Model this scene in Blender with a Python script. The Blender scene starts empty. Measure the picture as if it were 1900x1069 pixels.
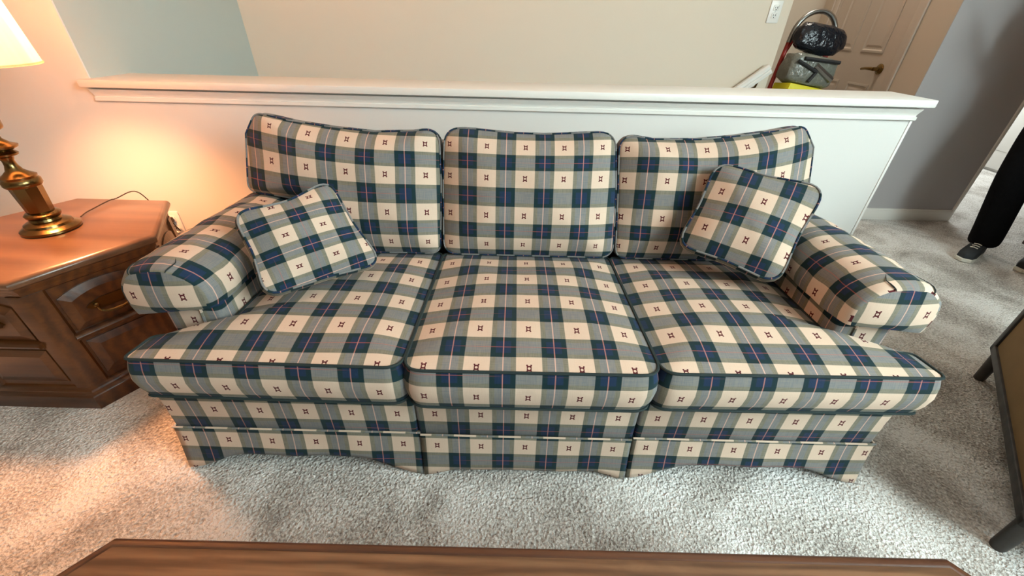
import bpy, bmesh, math, random
from mathutils import Vector, Matrix, noise
random.seed(7)
scene = bpy.context.scene
COL = scene.collection
PI = math.pi

# ------------------------------------------------------------------ camera
CAM = Vector((0, 0, 1.2))
def cam_axes(pitch, roll, yaw):
    p, r, y = (math.radians(a) for a in (pitch, roll, yaw))
    fwd = Vector((math.sin(y)*math.cos(p), math.cos(y)*math.cos(p), -math.sin(p)))
    right = Vector((math.cos(y), -math.sin(y), 0))
    down = fwd.cross(right)
    return (math.cos(r)*right - math.sin(r)*down, math.sin(r)*right + math.cos(r)*down, fwd)
RX, DN, FW = cam_axes(33.33, 1.38, -0.06)
FPX = 754.3
cd = bpy.data.cameras.new('camera'); cam = bpy.data.objects.new('camera', cd); COL.objects.link(cam)
cd.sensor_width = 36; cd.lens = FPX/1900*36; cd.clip_start = 0.03; cd.clip_end = 60
mw = Matrix.Identity(4)
for i, v in enumerate((RX, -DN, -FW)):
    for j in range(3): mw[j][i] = v[j]
mw.translation = CAM
cam.matrix_world = mw
scene.camera = cam
def px(x, y, z=None, Y=None, X=None):
    d = RX*((x-950)/FPX) + DN*((y-534.5)/FPX) + FW
    if z is not None: t = (z-CAM.z)/d.z
    elif Y is not None: t = (Y-CAM.y)/d.y
    else: t = (X-CAM.x)/d.x
    return CAM + d*t

# ------------------------------------------------------------------ light
scene.view_settings.view_transform = 'Standard'
scene.view_settings.look = 'None'
scene.view_settings.gamma = 1
scene.view_settings.use_curve_mapping = False
scene.view_settings.exposure = 0.06
w = bpy.data.worlds.new('world'); scene.world = w; w.use_nodes = True
w.node_tree.nodes['Background'].inputs[0].default_value = (0.75, 0.88, 1.0, 1)
w.node_tree.nodes['Background'].inputs[1].default_value = 0.6
def area(name, loc, target, sx, sy, power, col):
    l = bpy.data.lights.new(name, 'AREA'); l.shape = 'RECTANGLE'; l.size = sx; l.size_y = sy
    l.energy = power; l.color = col
    o = bpy.data.objects.new(name, l); COL.objects.link(o); o.location = loc
    o.rotation_euler = (Vector(target)-Vector(loc)).to_track_quat('-Z', 'Y').to_euler()
    return o
area('window_daylight', (2.70, -0.60, 2.05), (0.0, 0.65, 0.35), 1.9, 1.45, 195, (0.82, 1.0, 1.0))
area('front_window_daylight', (1.55, -2.72, 1.60), (0.9, 0, 1.0), 1.9, 1.6, 16, (0.82, 1.0, 1.0))
area('bedroom_window_daylight', (4.1, 5.1, 1.5), (4.0, 3.4, 0.2), 1.3, 1.2, 85, (0.95, 1.0, 0.97))
area('landing_fill_light', (1.95, 3.35, 2.95), (1.95, 3.35, 0), 0.35, 0.35, 20, (1.0, 0.92, 0.80))  # added fill to brighten the landing, no fixture behind it

# ------------------------------------------------------------------ node helpers
class T:
    def __init__(s, name):
        s.m = bpy.data.materials.new(name); s.m.use_nodes = True
        s.t = s.m.node_tree; s.n = s.t.nodes; s.b = s.n['Principled BSDF']
    def node(s, typ, **kw):
        n = s.n.new(typ)
        for k, v in kw.items(): setattr(n, k, v)
        return n
    def link(s, a, b): s.t.links.new(a, b)
    def put(s, sock, v):
        if isinstance(v, bpy.types.NodeSocket): s.link(v, sock)
        elif isinstance(v, (tuple, list)):
            sock.default_value = tuple(v) + ((1,) if len(v) == 3 and len(sock.default_value) == 4 else ())
        else: sock.default_value = v
    def M(s, op, a, b=None, c=None):
        n = s.node('ShaderNodeMath', operation=op)
        s.put(n.inputs[0], a)
        if b is not None: s.put(n.inputs[1], b)
        if c is not None: s.put(n.inputs[2], c)
        return n.outputs[0]
    def mix(s, f, a, b, typ='MIX'):
        n = s.node('ShaderNodeMix', data_type='RGBA', blend_type=typ)
        s.put(n.inputs[0], f); s.put(n.inputs[6], a); s.put(n.inputs[7], b)
        return n.outputs[2]
    def coord(s, which='Object'): return s.node('ShaderNodeTexCoord').outputs[which]
    def mapping(s, v, scale=(1, 1, 1), rot=(0, 0, 0)):
        n = s.node('ShaderNodeMapping'); s.link(v, n.inputs[0])
        n.inputs['Scale'].default_value = scale; n.inputs['Rotation'].default_value = rot
        return n.outputs[0]
    def noise(s, v, scale, detail=3, rough=.5, dist=0, out=0):
        n = s.node('ShaderNodeTexNoise'); s.link(v, n.inputs['Vector'])
        n.inputs['Scale'].default_value = scale; n.inputs['Detail'].default_value = detail
        n.inputs['Roughness'].default_value = rough; n.inputs['Distortion'].default_value = dist
        return n.outputs[out]
    def ramp(s, f, stops):
        n = s.node('ShaderNodeValToRGB'); s.link(f, n.inputs[0]); r = n.color_ramp
        while len(r.elements) < len(stops): r.elements.new(0.5)
        for e, (p, c) in zip(r.elements, stops): e.position = p; e.color = tuple(c) + (1,)
        return n.outputs[0]
    def bump(s, h, strength, dist):
        n = s.node('ShaderNodeBump'); s.link(h, n.inputs['Height'])
        n.inputs['Strength'].default_value = strength; n.inputs['Distance'].default_value = dist
        s.link(n.outputs[0], s.b.inputs['Normal'])
    def base(s, c): s.put(s.b.inputs['Base Color'], c)
    def rough(s, r): s.put(s.b.inputs['Roughness'], r)
def lin(r, g, b):
    f = lambda c: c/12.92 if c <= .04045 else ((c+.055)/1.055)**2.4
    return (f(r/255), f(g/255), f(b/255))
def plain(name, rgb, rough=.5, metal=0, bump=None, var=0.0, spec=None):
    t = T(name); c = lin(*rgb)
    if var:
        nz = t.noise(t.coord(), 14, 4)
        c2 = tuple(x*(1-var) for x in c)
        t.base(t.mix(nz, c, c2))
    else: t.base(c)
    t.rough(rough); t.b.inputs['Metallic'].default_value = metal
    if spec is not None: t.b.inputs['Specular IOR Level'].default_value = spec
    if bump: t.bump(t.noise(t.coord(), bump[0], 3), bump[1], bump[2])
    return t.m

# plaid upholstery: UV in metres, (0,0) at the centre of a cream square
PER = 0.1325
def plaid():
    t = T('plaid_fabric')
    sep = t.node('ShaderNodeSeparateXYZ'); t.link(t.coord('UV'), sep.inputs[0])
    u, v = sep.outputs[0], sep.outputs[1]
    def ctr(x):
        return t.M('SUBTRACT', t.M('FRACT', t.M('ADD', t.M('DIVIDE', x, PER), 0.5)), 0.5)
    fu, fv = ctr(u), ctr(v)
    du, dv = t.M('ABSOLUTE', fu), t.M('ABSOLUTE', fv)
    def sm(x, a, b):
        n = t.node('ShaderNodeMapRange'); n.interpolation_type = 'SMOOTHSTEP'; t.put(n.inputs[0], x)
        n.inputs[1].default_value = a; n.inputs[2].default_value = b
        return n.outputs[0]
    A, B = sm(du, .243, .257), sm(dv, .243, .257)
    cA, cB = sm(du, .34, .36), sm(dv, .34, .36)
    nw = t.node('ShaderNodeCombineXYZ'); t.link(u, nw.inputs[0]); t.link(v, nw.inputs[1])
    s1 = t.noise(t.mapping(nw.outputs[0], (420, 26, 1)), 1, 2)
    s2 = t.noise(t.mapping(nw.outputs[0], (26, 420, 1)), 1, 2)
    streak = t.M('MULTIPLY', t.M('ADD', s1, s2), .5)
    cream = lin(203, 180, 160)
    ol, bl = lin(112, 109, 95), lin(111, 113, 115)
    teal, navy = lin(21, 44, 48), lin(26, 45, 71)
    oneA = t.mix(cA, ol, bl); oneB = t.mix(cB, ol, bl)
    both = t.mix(t.M('MULTIPLY', cA, cB), teal, navy)
    thread = sm(streak, .40, .62)
    ln = lambda c, k: t.mix(t.M('MULTIPLY', thread, k), c, lin(150, 142, 126))
    oneA, oneB = ln(oneA, .38), ln(oneB, .38)
    c = t.mix(A, cream, oneA)
    cb = t.mix(A, oneB, both)
    c = t.mix(B, c, cb)
    # thin lines: strong in u, faint in v
    lu = t.M('MULTIPLY', sm(du, .4855, .4925), .62)
    lv = t.M('MULTIPLY', t.M('MULTIPLY', sm(dv, .488, .494), sm(t.noise(t.mapping(nw.outputs[0], (3, 5, 1)), 1, 1), .38, .60)), .45)
    lcu = t.mix(B, lin(226, 178, 158), lin(188, 126, 114))
    c = t.mix(lv, c, lin(178, 92, 82))
    c = t.mix(lu, c, lcu)
    # little maroon figure in each cream square
    lt = lambda a, b: t.M('LESS_THAN', a, b)
    gt = lambda a, b: t.M('GREATER_THAN', a, b)
    mul = lambda *a: a[0] if len(a) == 1 else t.M('MULTIPLY', a[0], mul(*a[1:]))
    r2 = t.M('ADD', t.M('MULTIPLY', fu, fu), t.M('MULTIPLY', fv, fv))
    ring = mul(lt(du, .046), lt(dv, .058), gt(r2, .027**2))
    horn = mul(gt(du, .024), lt(du, .056), lt(dv, .082), gt(dv, .052))
    mot = t.M('MAXIMUM', ring, horn)
    c = t.mix(mot, c, lin(80, 22, 28))
    c = t.mix(t.M('MULTIPLY', t.M('SUBTRACT', streak, .5), .30), c, (0, 0, 0))
    t.base(c); t.rough(.85); t.b.inputs['Specular IOR Level'].default_value = .18
    t.b.inputs['Sheen Weight'].default_value = .05
    big = t.noise(t.coord('Object'), 9, 3)
    h = t.M('ADD', t.M('MULTIPLY', streak, .16), big)
    t.bump(h, .35, .012)
    return t.m
M_PLAID = plaid()

def carpet():
    t = T('carpet'); o = t.coord('Object')
    fine = t.noise(o, 125, 3, .65)
    mid = t.noise(o, 48, 3, .6, 1.2)
    big = t.noise(o, 3.2, 3, .55, .6)
    tone = t.M('ADD', t.M('MULTIPLY', big, .80), t.M('ADD', t.M('MULTIPLY', mid, .24), t.M('MULTIPLY', fine, .80)))
    t.base(t.ramp(t.M('SUBTRACT', tone, 0.0), [(.70, lin(150, 142, 134)), (.90, lin(218, 213, 206)), (1.0, lin(250, 248, 244))]))
    t.rough(.97); t.b.inputs['Specular IOR Level'].default_value = .06
    t.b.inputs['Sheen Weight'].default_value = .15
    vo = t.node('ShaderNodeTexVoronoi'); t.link(o, vo.inputs['Vector']); vo.inputs['Scale'].default_value = 115
    h = t.M('ADD', t.M('MULTIPLY', fine, .8), t.M('ADD', t.M('MULTIPLY', mid, 1.0), t.M('MULTIPLY', vo.outputs[0], .5)))
    t.bump(h, 1.0, .015)
    return t.m
M_CARPET = carpet()

def wood(name, dark, mid, light, rough, scale=1.0, rot=(0, 0, 0), coat=.0, contrast=(.3, .5, .72)):
    t = T(name); o = t.mapping(t.coord('Object'), (1.3*scale, 11*scale, 11*scale), rot)
    a = t.noise(o, 1.6, 5, .6, 1.4)
    wv = t.node('ShaderNodeTexWave', wave_type='BANDS', bands_direction='Y')
    t.link(o, wv.inputs['Vector']); wv.inputs['Scale'].default_value = .55; wv.inputs['Distortion'].default_value = 7
    wv.inputs['Detail'].default_value = 3; wv.inputs['Detail Scale'].default_value = 1.2
    f = t.noise(t.mapping(t.coord('Object'), (8, 190, 190), rot), 1, 2)
    g = t.M('ADD', t.M('MULTIPLY', a, .5), t.M('ADD', t.M('MULTIPLY', wv.outputs[1], .28), t.M('MULTIPLY', f, .26)))
    t.base(t.ramp(g, [(contrast[0], dark), (contrast[1], mid), (contrast[2], light)]))
    t.rough(rough); t.b.inputs['Coat Weight'].default_value = coat; t.b.inputs['Coat Roughness'].default_value = .18
    t.bump(f, .08, .002)
    return t.m
M_OAK = wood('end_table_wood', lin(46, 23, 7), lin(70, 37, 11), lin(92, 53, 19), .36, 1.6, (0, PI/2, 0), .22, (.25, .5, .8))
M_OAKTOP = wood('end_table_top_wood', lin(74, 49, 31), lin(90, 62, 42), lin(104, 75, 52), .30, .55, (0, 0, .5), .3, (.2, .5, .85))
M_WALNUT = wood('coffee_table_wood', lin(80, 54, 35), lin(106, 75, 51), lin(128, 95, 68), .5, 2.2, (0, 0, 0), .0, (.30, .5, .70))
M_WALNUT_D = wood('coffee_table_edge_wood', lin(58, 32, 18), lin(76, 44, 26), lin(92, 56, 34), .4, 1.2)
M_DARKWOOD = wood('dark_stained_wood', lin(30, 27, 25), lin(42, 38, 35), lin(54, 49, 45), .45)
M_REDWOOD = wood('red_brown_wood', lin(38, 20, 18), lin(52, 28, 24), lin(66, 38, 32), .5)
M_WALL = plain('warm_white_paint', (216, 204, 186), .75, bump=(160, .12, .002))
M_HALF = plain('white_paint', (214, 212, 207), .6, bump=(160, .10, .002))
M_TRIM = plain('white_gloss_trim', (226, 224, 218), .38)
M_COOL_LIT = plain('cool_daylit_paint', (178, 185, 178), .8, bump=(160, .12, .002))  # cool daylight tint put into the wall colour
M_GREY = plain('grey_lilac_paint', (174, 171, 172), .8, bump=(160, .15, .002))
M_WARM_LIT = plain('warm_lit_paint', (186, 170, 152), .8, bump=(160, .12, .002))  # warm, dim foyer light put into the wall colour
M_DOOR = plain('warm_lit_door_paint', (182, 167, 153), .5)  # same warm light tint put into the door colour
M_BOUNCE_CUT = plain('bounce_cutting_paint', (140, 126, 108), .8, bump=(160, .12, .002))  # mid-tone for the unseen walls, picked to cut bounce light
M_CEIL = plain('ceiling_white', (214, 211, 204), .9)
M_BRASS = plain('antique_brass', (138, 112, 70), .22, 1.0, var=.4)
M_DBRASS = plain('dark_brass', (98, 74, 42), .35, 1.0, var=.3)
M_STEEL = plain('brushed_steel', (150, 150, 148), .28, 1.0)
M_RED = plain('red_enamel', (150, 34, 24), .4)
M_BLACK = plain('black_rubber', (22, 22, 24), .6)
M_BAG = plain('black_plastic_film', (20, 24, 32), .22, bump=(26, .7, .02))
M_GREYFILM = plain('grey_plastic_film', (128, 130, 120), .25, bump=(20, .8, .02), var=.45)
M_YELLOW = plain('yellow_cardboard', (214, 204, 20), .55)
M_WHITEP = plain('white_plastic', (232, 230, 224), .35)
M_BLACKFAB = plain('black_trousers', (12, 12, 14), .95, bump=(40, .4, .01), spec=.1)
M_SHIRT = plain('dark_grey_shirt', (44, 46, 52), .9, bump=(40, .3, .01), spec=.1)
M_SHOE = plain('charcoal_canvas', (34, 38, 42), .8, var=.3)
M_SOLE = plain('off_white_rubber', (206, 202, 190), .6)
M_SKIN = plain('skin', (196, 150, 124), .55)
M_HAIR = plain('dark_hair', (36, 26, 20), .6)
M_OLIVE = plain('olive_brown_fabric', (128, 98, 56), .9, bump=(220, .3, .002), var=.2)
M_PIPING = plain('dark_teal_piping', (44, 54, 54), .85, spec=.15)
M_CORD = plain('brown_cord', (44, 32, 20), .5)
M_DARKFAB = plain('shadow_lining', (60, 62, 60), .95)
M_GLASS = T('window_glass')
M_GLASS.b.inputs['Transmission Weight'].default_value = 1; M_GLASS.rough(0.0); M_GLASS.b.inputs['IOR'].default_value = 1.02
M_GLASS = M_GLASS.m
def shade_mat():
    t = T('lamp_shade_linen'); o = t.coord('Object')
    st = t.noise(t.mapping(o, (60, 60, 6)), 1, 3)
    c = t.mix(st, lin(248, 238, 222), lin(240, 226, 206))
    d = t.node('ShaderNodeBsdfDiffuse'); tr = t.node('ShaderNodeBsdfTranslucent'); mx = t.node('ShaderNodeMixShader')
    t.link(c, d.inputs[0]); t.link(c, tr.inputs[0]); mx.inputs[0].default_value = .88
    t.link(d.outputs[0], mx.inputs[1]); t.link(tr.outputs[0], mx.inputs[2])
    t.link(mx.outputs[0], t.n['Material Output'].inputs[0])
    return t.m
M_SHADE = shade_mat()
def emis(name, col, s):
    t = T(name); t.b.inputs['Emission Color'].default_value = col + (1,); t.b.inputs['Emission Strength'].default_value = s
    return t.m

# ------------------------------------------------------------------ mesh helpers
def empty(name, loc, label=None, cat=None, group=None):
    o = bpy.data.objects.new(name, None); COL.objects.link(o); o.location = loc; o.empty_display_size = .1
    tag(o, label, cat, group); return o
def tag(o, label=None, cat=None, group=None, kind=None):
    if label: o['label'] = label
    if cat: o['category'] = cat
    if group: o['group'] = group
    if kind: o['kind'] = kind
    return o
def origin_of(p):
    v = Vector((0, 0, 0))
    while p is not None: v += p.location; p = p.parent
    return v
def mk(name, V, F, mat, parent=None, uv=None, smooth=True, auto=None, origin=None):
    """V in world coordinates; stored relative to the parent chain (or to the base centre of a top-level mesh)"""
    if parent is not None: og = origin_of(parent)
    elif origin is not None: og = Vector(origin)
    else:
        xs, ys, zs = zip(*V); og = Vector(((min(xs)+max(xs))/2, (min(ys)+max(ys))/2, min(zs)))
    me = bpy.data.meshes.new(name)
    me.from_pydata([tuple(Vector(v)-og) for v in V], [], F)
    me.materials.append(mat)
    if uv is not None:
        l = me.uv_layers.new(name='UVMap')
        i = 0
        for f in uv:
            for q in f: l.data[i].uv = q; i += 1
    me.validate()
    bm = bmesh.new(); bm.from_mesh(me)
    bmesh.ops.recalc_face_normals(bm, faces=bm.faces) if auto != 'keep' else None
    for f in bm.faces: f.smooth = smooth
    if smooth:
        for e in bm.edges:
            if len(e.link_faces) == 2 and e.calc_face_angle(0) > math.radians(42): e.smooth = False
    bm.to_mesh(me); bm.free()
    o = bpy.data.objects.new(name, me); COL.objects.link(o)
    if parent is not None: o.parent = parent
    else: o.location = og
    return o
class G:
    """collects geometry for one mesh"""
    def __init__(s): s.V = []; s.F = []; s.U = []
    def add(s, V, F, U=None):
        b = len(s.V); s.V += [Vector(v) for v in V]; s.F += [tuple(b+i for i in f) for f in F]
        s.U += (U if U is not None else [[(0, 0)]*len(f) for f in F])
        return s
    def box(s, x0, x1, y0, y1, z0, z1, bev=0.0, M=None, seg=2):
        bm = bmesh.new(); bmesh.ops.create_cube(bm, size=1)
        for v in bm.verts:
            v.co = Vector((x0+(v.co.x+.5)*(x1-x0), y0+(v.co.y+.5)*(y1-y0), z0+(v.co.z+.5)*(z1-z0)))
        if bev: bmesh.ops.bevel(bm, geom=bm.edges[:], offset=bev, segments=seg, profile=.5, affect='EDGES')
        return s.bm(bm, M)
    def bm(s, bm, M=None):
        bm.verts.index_update()
        V = [(M @ v.co) if M else v.co.copy() for v in bm.verts]
        F = [[v.index for v in f.verts] for f in bm.faces]
        bm.free(); return s.add(V, F)
    def tube(s, pts, r, n=8, closed=False, cap=True, vo=0.0):
        pts = [Vector(p) for p in pts]; N = len(pts); V = []; F = []; U = []
        rr = r if isinstance(r, (list, tuple)) else [r]*N
        up = None; L = 0; Ls = []
        for i, p in enumerate(pts):
            if closed: d = pts[(i+1) % N]-pts[i-1]
            else: d = pts[min(i+1, N-1)]-pts[max(i-1, 0)]
            d = d.normalized() if d.length > 1e-9 else Vector((0, 0, 1))
            if up is None:
                up = Vector((0, 0, 1)) if abs(d.z) < .9 else Vector((1, 0, 0))
            a = d.cross(up); a = a.normalized() if a.length > 1e-6 else d.orthogonal().normalized()
            b = a.cross(d).normalized(); up = b
            if i: L += (p-pts[i-1]).length
            Ls.append(L)
            for k in range(n):
                th = 2*PI*k/n; V.append(p + (a*math.cos(th)+b*math.sin(th))*rr[i])
        R = N if closed else N-1
        for i in range(R):
            j = (i+1) % N; l1 = Ls[i]; l2 = Ls[j] if j else L+(pts[0]-pts[-1]).length
            for k in range(n):
                k2 = (k+1) % n
                F.append((i*n+k, j*n+k, j*n+k2, i*n+k2))
                U.append([(l1, vo+k*.002), (l2, vo+k*.002), (l2, vo+k*.002+.002), (l1, vo+k*.002+.002)])
        if cap and not closed:
            F.append(tuple(range(n-1, -1, -1))); U.append([(0, 0)]*n)
            F.append(tuple((N-1)*n+k for k in range(n))); U.append([(0, 0)]*n)
        return s.add(V, F, U)
    def lathe(s, prof, c=(0, 0, 0), n=32, M=None, facet=None):
        """prof: (r, z) pairs"""
        V = []; F = []
        for r, z in prof:
            for k in range(n):
                a = 2*PI*k/n; p = Vector((r*math.cos(a), r*math.sin(a), z))
                V.append(((M @ p) if M else p)+Vector(c))
        for i in range(len(prof)-1):
            for k in range(n):
                k2 = (k+1) % n; F.append((i*n+k, i*n+k2, (i+1)*n+k2, (i+1)*n+k))
        if prof[0][0] > 1e-6: F.append(tuple(range(n-1, -1, -1)))
        if prof[-1][0] > 1e-6: F.append(tuple((len(prof)-1)*n+k for k in range(n)))
        return s.add(V, F)
    def prism(s, poly, h0, h1, fr):
        """poly (a,b) extruded from h0 to h1 through frame fr(a,b,h)"""
        n = len(poly); V = [fr(a, b, h0) for a, b in poly]+[fr(a, b, h1) for a, b in poly]
        F = [tuple(range(n-1, -1, -1)), tuple(range(n, 2*n))]+[(i, (i+1) % n, n+(i+1) % n, n+i) for i in range(n)]
        return s.add(V, F)
    def loft(s, rings, closed=True, cap0=True, cap1=True):
        n = len(rings[0]); V = [p for r in rings for p in r]; F = []
        for i in range(len(rings)-1):
            for k in range(n if closed else n-1):
                k2 = (k+1) % n; F.append((i*n+k, i*n+k2, (i+1)*n+k2, (i+1)*n+k))
        if cap0: F.append(tuple(range(n-1, -1, -1)))
        if cap1: F.append(tuple((len(rings)-1)*n+k for k in range(n)))
        return s.add(V, F)
    def build(s, name, mat, parent=None, uv=False, smooth=True, origin=None, auto=None):
        return mk(name, s.V, s.F, mat, parent, s.U if uv else None, smooth, auto, origin)
def slab(name, x0, x1, y0, y1, z0, z1, mat, bev=0, parent=None, kind='structure'):
    o = G().box(x0, x1, y0, y1, z0, z1, bev).build(name, mat, parent)
    if kind and parent is None: o['kind'] = kind
    return o
def ident(a, b, h): return Vector((a, b, h))
def round_poly(pts, rad, n=6):
    out = []; N = len(pts)
    for i in range(N):
        p = Vector(pts[i]); a = Vector(pts[i-1])-p; b = Vector(pts[(i+1) % N])-p
        r = rad[i] if isinstance(rad, (list, tuple)) else rad
        if r <= 0: out.append(p); continue
        a.normalize(); b.normalize(); ang = a.angle(b)
        d = min(r/math.tan(ang/2), 10)
        p0 = p+a*d; p1 = p+b*d
        for k in range(n+1):
            t = k/n; out.append((1-t)**2*p0+2*t*(1-t)*p+t*t*p1)
    return out
def resample(pts, step):
    P = [Vector(p) for p in pts]; out = []
    N = len(P)
    for i in range(N):
        a, b = P[i], P[(i+1) % N]; L = (b-a).length
        if L < 1e-6: continue
        k = max(1, int(round(L/step)))
        for j in range(k): out.append(a+(b-a)*j/k)
    return out

# ------------------------------------------------------------------ the shell of the house
YW = 1.83          # face of the wall behind the sofa
XE = -1.745        # where the full-height wall stops and the half wall starts
XH = 1.645         # free end of the half wall
YB = 3.05          # stairwell back wall
XD = 2.557         # wall with the landing door
YG = 2.90          # grey wall
CH = 3.00
fl = G()
fl.box(-3.1, 5.2, -2.9, 2.00, -.12, 0)
fl.box(1.66, 5.2, 2.00, 5.3, -.12, 0)
fl.build('floor', M_CARPET, origin=(0, 0, 0))['kind'] = 'structure'
slab('ceiling', -3.1, 5.2, -2.8, 5.3, CH, CH+.1, M_CEIL)
wl = G(); wl.box(-3.1, XE-.1, YW, 2.00, 0, CH); wl.box(XE-.1, XE, YW, YW+.006, 0, CH)
wl.build('wall_lamp_side', M_HALF)['kind'] = 'structure'
slab('wall_left', -3.2, -3.1, -2.8, 2.00, 0, CH, M_BOUNCE_CUT)
hw = slab('wall_half', XE, XH, YW, 2.00, 0, .94, M_HALF)
wl = G(); wl.box(XE-.1, XE, YW+.006, YB+.1, 0, CH); wl.box(XE-.1, XE, 2.0, YB+.1, -2.4, 0)
wl.build('wall_stairwell_left', M_COOL_LIT)['kind'] = 'structure'
slab('wall_stairwell_back', XE, 1.667, YB, YB+.12, -2.4, CH, M_WALL)
slab('wall_landing_back', 1.667, XD, 4.18, 4.3, 0, CH, M_WARM_LIT)
slab('wall_landing_side', 1.547, 1.667, YB+.12, 4.3, 0, CH, M_WARM_LIT)
# wall with the landing door (opening 3.19..4.0)
wd = G(); wd.box(XD, XD+.12, YG+.006, 3.19, 0, CH); wd.box(XD, XD+.12, 4.0, 4.3, 0, CH); wd.box(XD, XD+.12, 3.19, 4.0, 2.05, CH)
wd.build('wall_landing_right', M_WARM_LIT)['kind'] = 'structure'
wg = G(); wg.box(XD, XD+.12, YG, YG+.006, 0, CH); wg.box(XD+.12, 3.262, YG, YG+.12, 0, CH)
wg.build('wall_grey', M_GREY)['kind'] = 'structure'
slab('wall_bedroom_right', 4.93, 5.05, 2.6, 5.3, 0, CH, M_HALF)
slab('wall_bedroom_back', XD+.12, 5.2, 5.2, 5.3, 0, CH, M_HALF)
slab('wall_hall_lintel', 3.262, 5.2, YG, YG+.12, 2.08, CH, M_GREY)
slab('wall_hall_right', 4.35, 5.2, YG, YG+.12, 0, 2.08, M_GREY)
slab('wall_right', 5.1, 5.2, 1.42, YG, 0, CH, M_BOUNCE_CUT)
WX = 2.78
wr_ = G()
wr_.box(WX, WX+.1, -2.8, -1.6, 0, CH); wr_.box(WX, WX+.1, .4, 1.52, 0, CH); wr_.box(WX, WX+.1, -1.6, .4, 0, 1.25); wr_.box(WX, WX+.1, -1.6, .4, 2.85, CH)
wr_.box(WX+.1, 5.2, 1.42, 1.52, 0, CH)
wr_.build('wall_right_window', M_BOUNCE_CUT)['kind'] = 'structure'
w2 = G().box(WX+.045, WX+.055, -1.6, .4, 1.25, 2.85).build('window_2', M_GLASS); w2['kind'] = 'structure'
for y in (-1.6, -.64, .32): G().box(WX+.02, WX+.09, y, y+.08, 1.25, 2.85, .008).build('window_frame', M_TRIM, w2)
for z in (1.25, 2.77): G().box(WX+.02, WX+.09, -1.6, .4, z, z+.08, .008).build('window_frame', M_TRIM, w2)
# window wall behind the camera
wf = G()
wf.box(-3.1, .5, -2.9, -2.8, 0, CH); wf.box(2.6, 5.2, -2.9, -2.8, 0, CH)
wf.box(.5, 2.6, -2.9, -2.8, 0, .62); wf.box(.5, 2.6, -2.9, -2.8, 2.36, CH)
wf.build('wall_front', M_BOUNCE_CUT)['kind'] = 'structure'
w1 = G().box(.5, 2.6, -2.86, -2.85, .62, 2.36).build('window_1', M_GLASS); w1['kind'] = 'structure'
for x in (.5, 1.51, 2.52): G().box(x, x+.08, -2.9, -2.82, .62, 2.36, .008).build('window_frame', M_TRIM, w1)
for z in (.62, 2.28): G().box(.5, 2.6, -2.9, -2.82, z, z+.08, .008).build('window_frame', M_TRIM, w1)
# stairs down into the well
st = G()
for i in range(13):
    x1 = 1.66-i*.262
    st.box(x1-.275, x1, 2.00, YB, -.185*(i+1)-.2, -.185*(i+1), .012)
st.build('floor_stairs', M_CARPET)['kind'] = 'structure'
# half-wall cap and its moulding
cap = G().box(XE-.022, XH+.040, 1.790, 2.042, .940, .968, .003)
cap.build('trim_1', M_TRIM)['kind'] = 'structure'
def mould(path_prof, x0, x1, yb, mitre):
    """profile (out, z) run along x with a mitred return round the free end"""
    g = G(); rings = []
    for x, lead in ((x0, 0), (x1, 1)):
        rings.append([Vector((x+(o if lead else -o*.6), yb-o, z)) for o, z in path_prof])
    rings.append([Vector((x1+o, 2.00+o*0, z)) for o, z in path_prof])
    g.loft(rings, closed=True); return g
prof = [(0, .931), (.018, .931), (.0185, .930), (.0175, .927), (.015, .921), (.0115, .914), (.0090, .906), (.0085, .901), (.0125, .900),
        (.0125, .888), (.0110, .886), (0, .886)]
mould(prof, XE, XH, YW, True).build('trim_2', M_TRIM, smooth=False)['kind'] = 'structure'
# corner bead down the free end of the half wall
slab('trim_3', XH-.001, XH+.012, YW-.004, 2.004, 0, .885, M_TRIM, .004)
# baseboards
def baseboard(name, x0, x1, y0, y1):
    g = G(); g.box(x0, x1, y0, y1, 0, .075, .003); g.box(x0+.002 if x1-x0 < .03 else x0, x1-.002 if x1-x0 < .03 else x1,
        y0+.004 if y1-y0 < .03 else y0, y1, .07, .088, .003)
    o = g.build(name, M_TRIM); o['kind'] = 'structure'
baseboard('baseboard_grey', XD, 3.262, YG-.014, YG)
baseboard('baseboard_lamp', -3.1, XE, YW-.014, YW)
baseboard('baseboard_half', XE, XH+.014, YW-.014, YW)
slab('trim_4', 3.262, 3.28, YG-.012, YG+.135, 0, 2.08, M_TRIM, .003)
# bedroom: white bifold door panels on the right-hand wall
for i in range(3):
    g = G(); y0 = 3.3+i*.62
    g.box(4.895, 4.93, y0, y0+.60, .03, 2.03, .004)
    d = g.build('door_%d' % (i+2), M_HALF); d['kind'] = 'structure'
    for z0, z1 in ((.2, .95), (1.1, 1.85)):
        G().box(4.888, 4.896, y0+.1, y0+.50, z0, z1, .004).build('door_panel', M_HALF, d)
# six-panel door in the landing wall
D0, D1 = 3.225, 3.965
g = G().box(XD+.002, XD+.05, D0, D1, .01, 2.02)
door = g.build('door_1', M_DOOR); door['kind'] = 'structure'
fx = XD+.002
def dpanel(y0, y1, z0, z1):
    # sunk moulding ring and a raised field
    gg = G()
    def fr(a, b, h): return Vector((fx-h, a, b))
    R = lambda d, h: [fr(y0+d, z0+d, h), fr(y1-d, z0+d, h), fr(y1-d, z1-d, h), fr(y0+d, z1-d, h)]
    gg.loft([R(0, -.002), R(0, .006), R(.012, .007), R(.020, .0005), R(.030, .0005), R(.045, .005), R(.05, .005)], cap0=False)
    gg.build('door_panel', M_DOOR, door, smooth=False)
ym = (D0+D1)/2
for a, b in ((D0+.10, ym-.05), (ym+.05, D1-.10)):
    dpanel(a, b, .22, .86); dpanel(a, b, 1.06, 1.62); dpanel(a, b, 1.72, 1.92)
g = G()
M = Matrix.Translation((fx, D0+.065, .965)) @ Matrix.Rotation(-PI/2, 4, 'Y')
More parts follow.
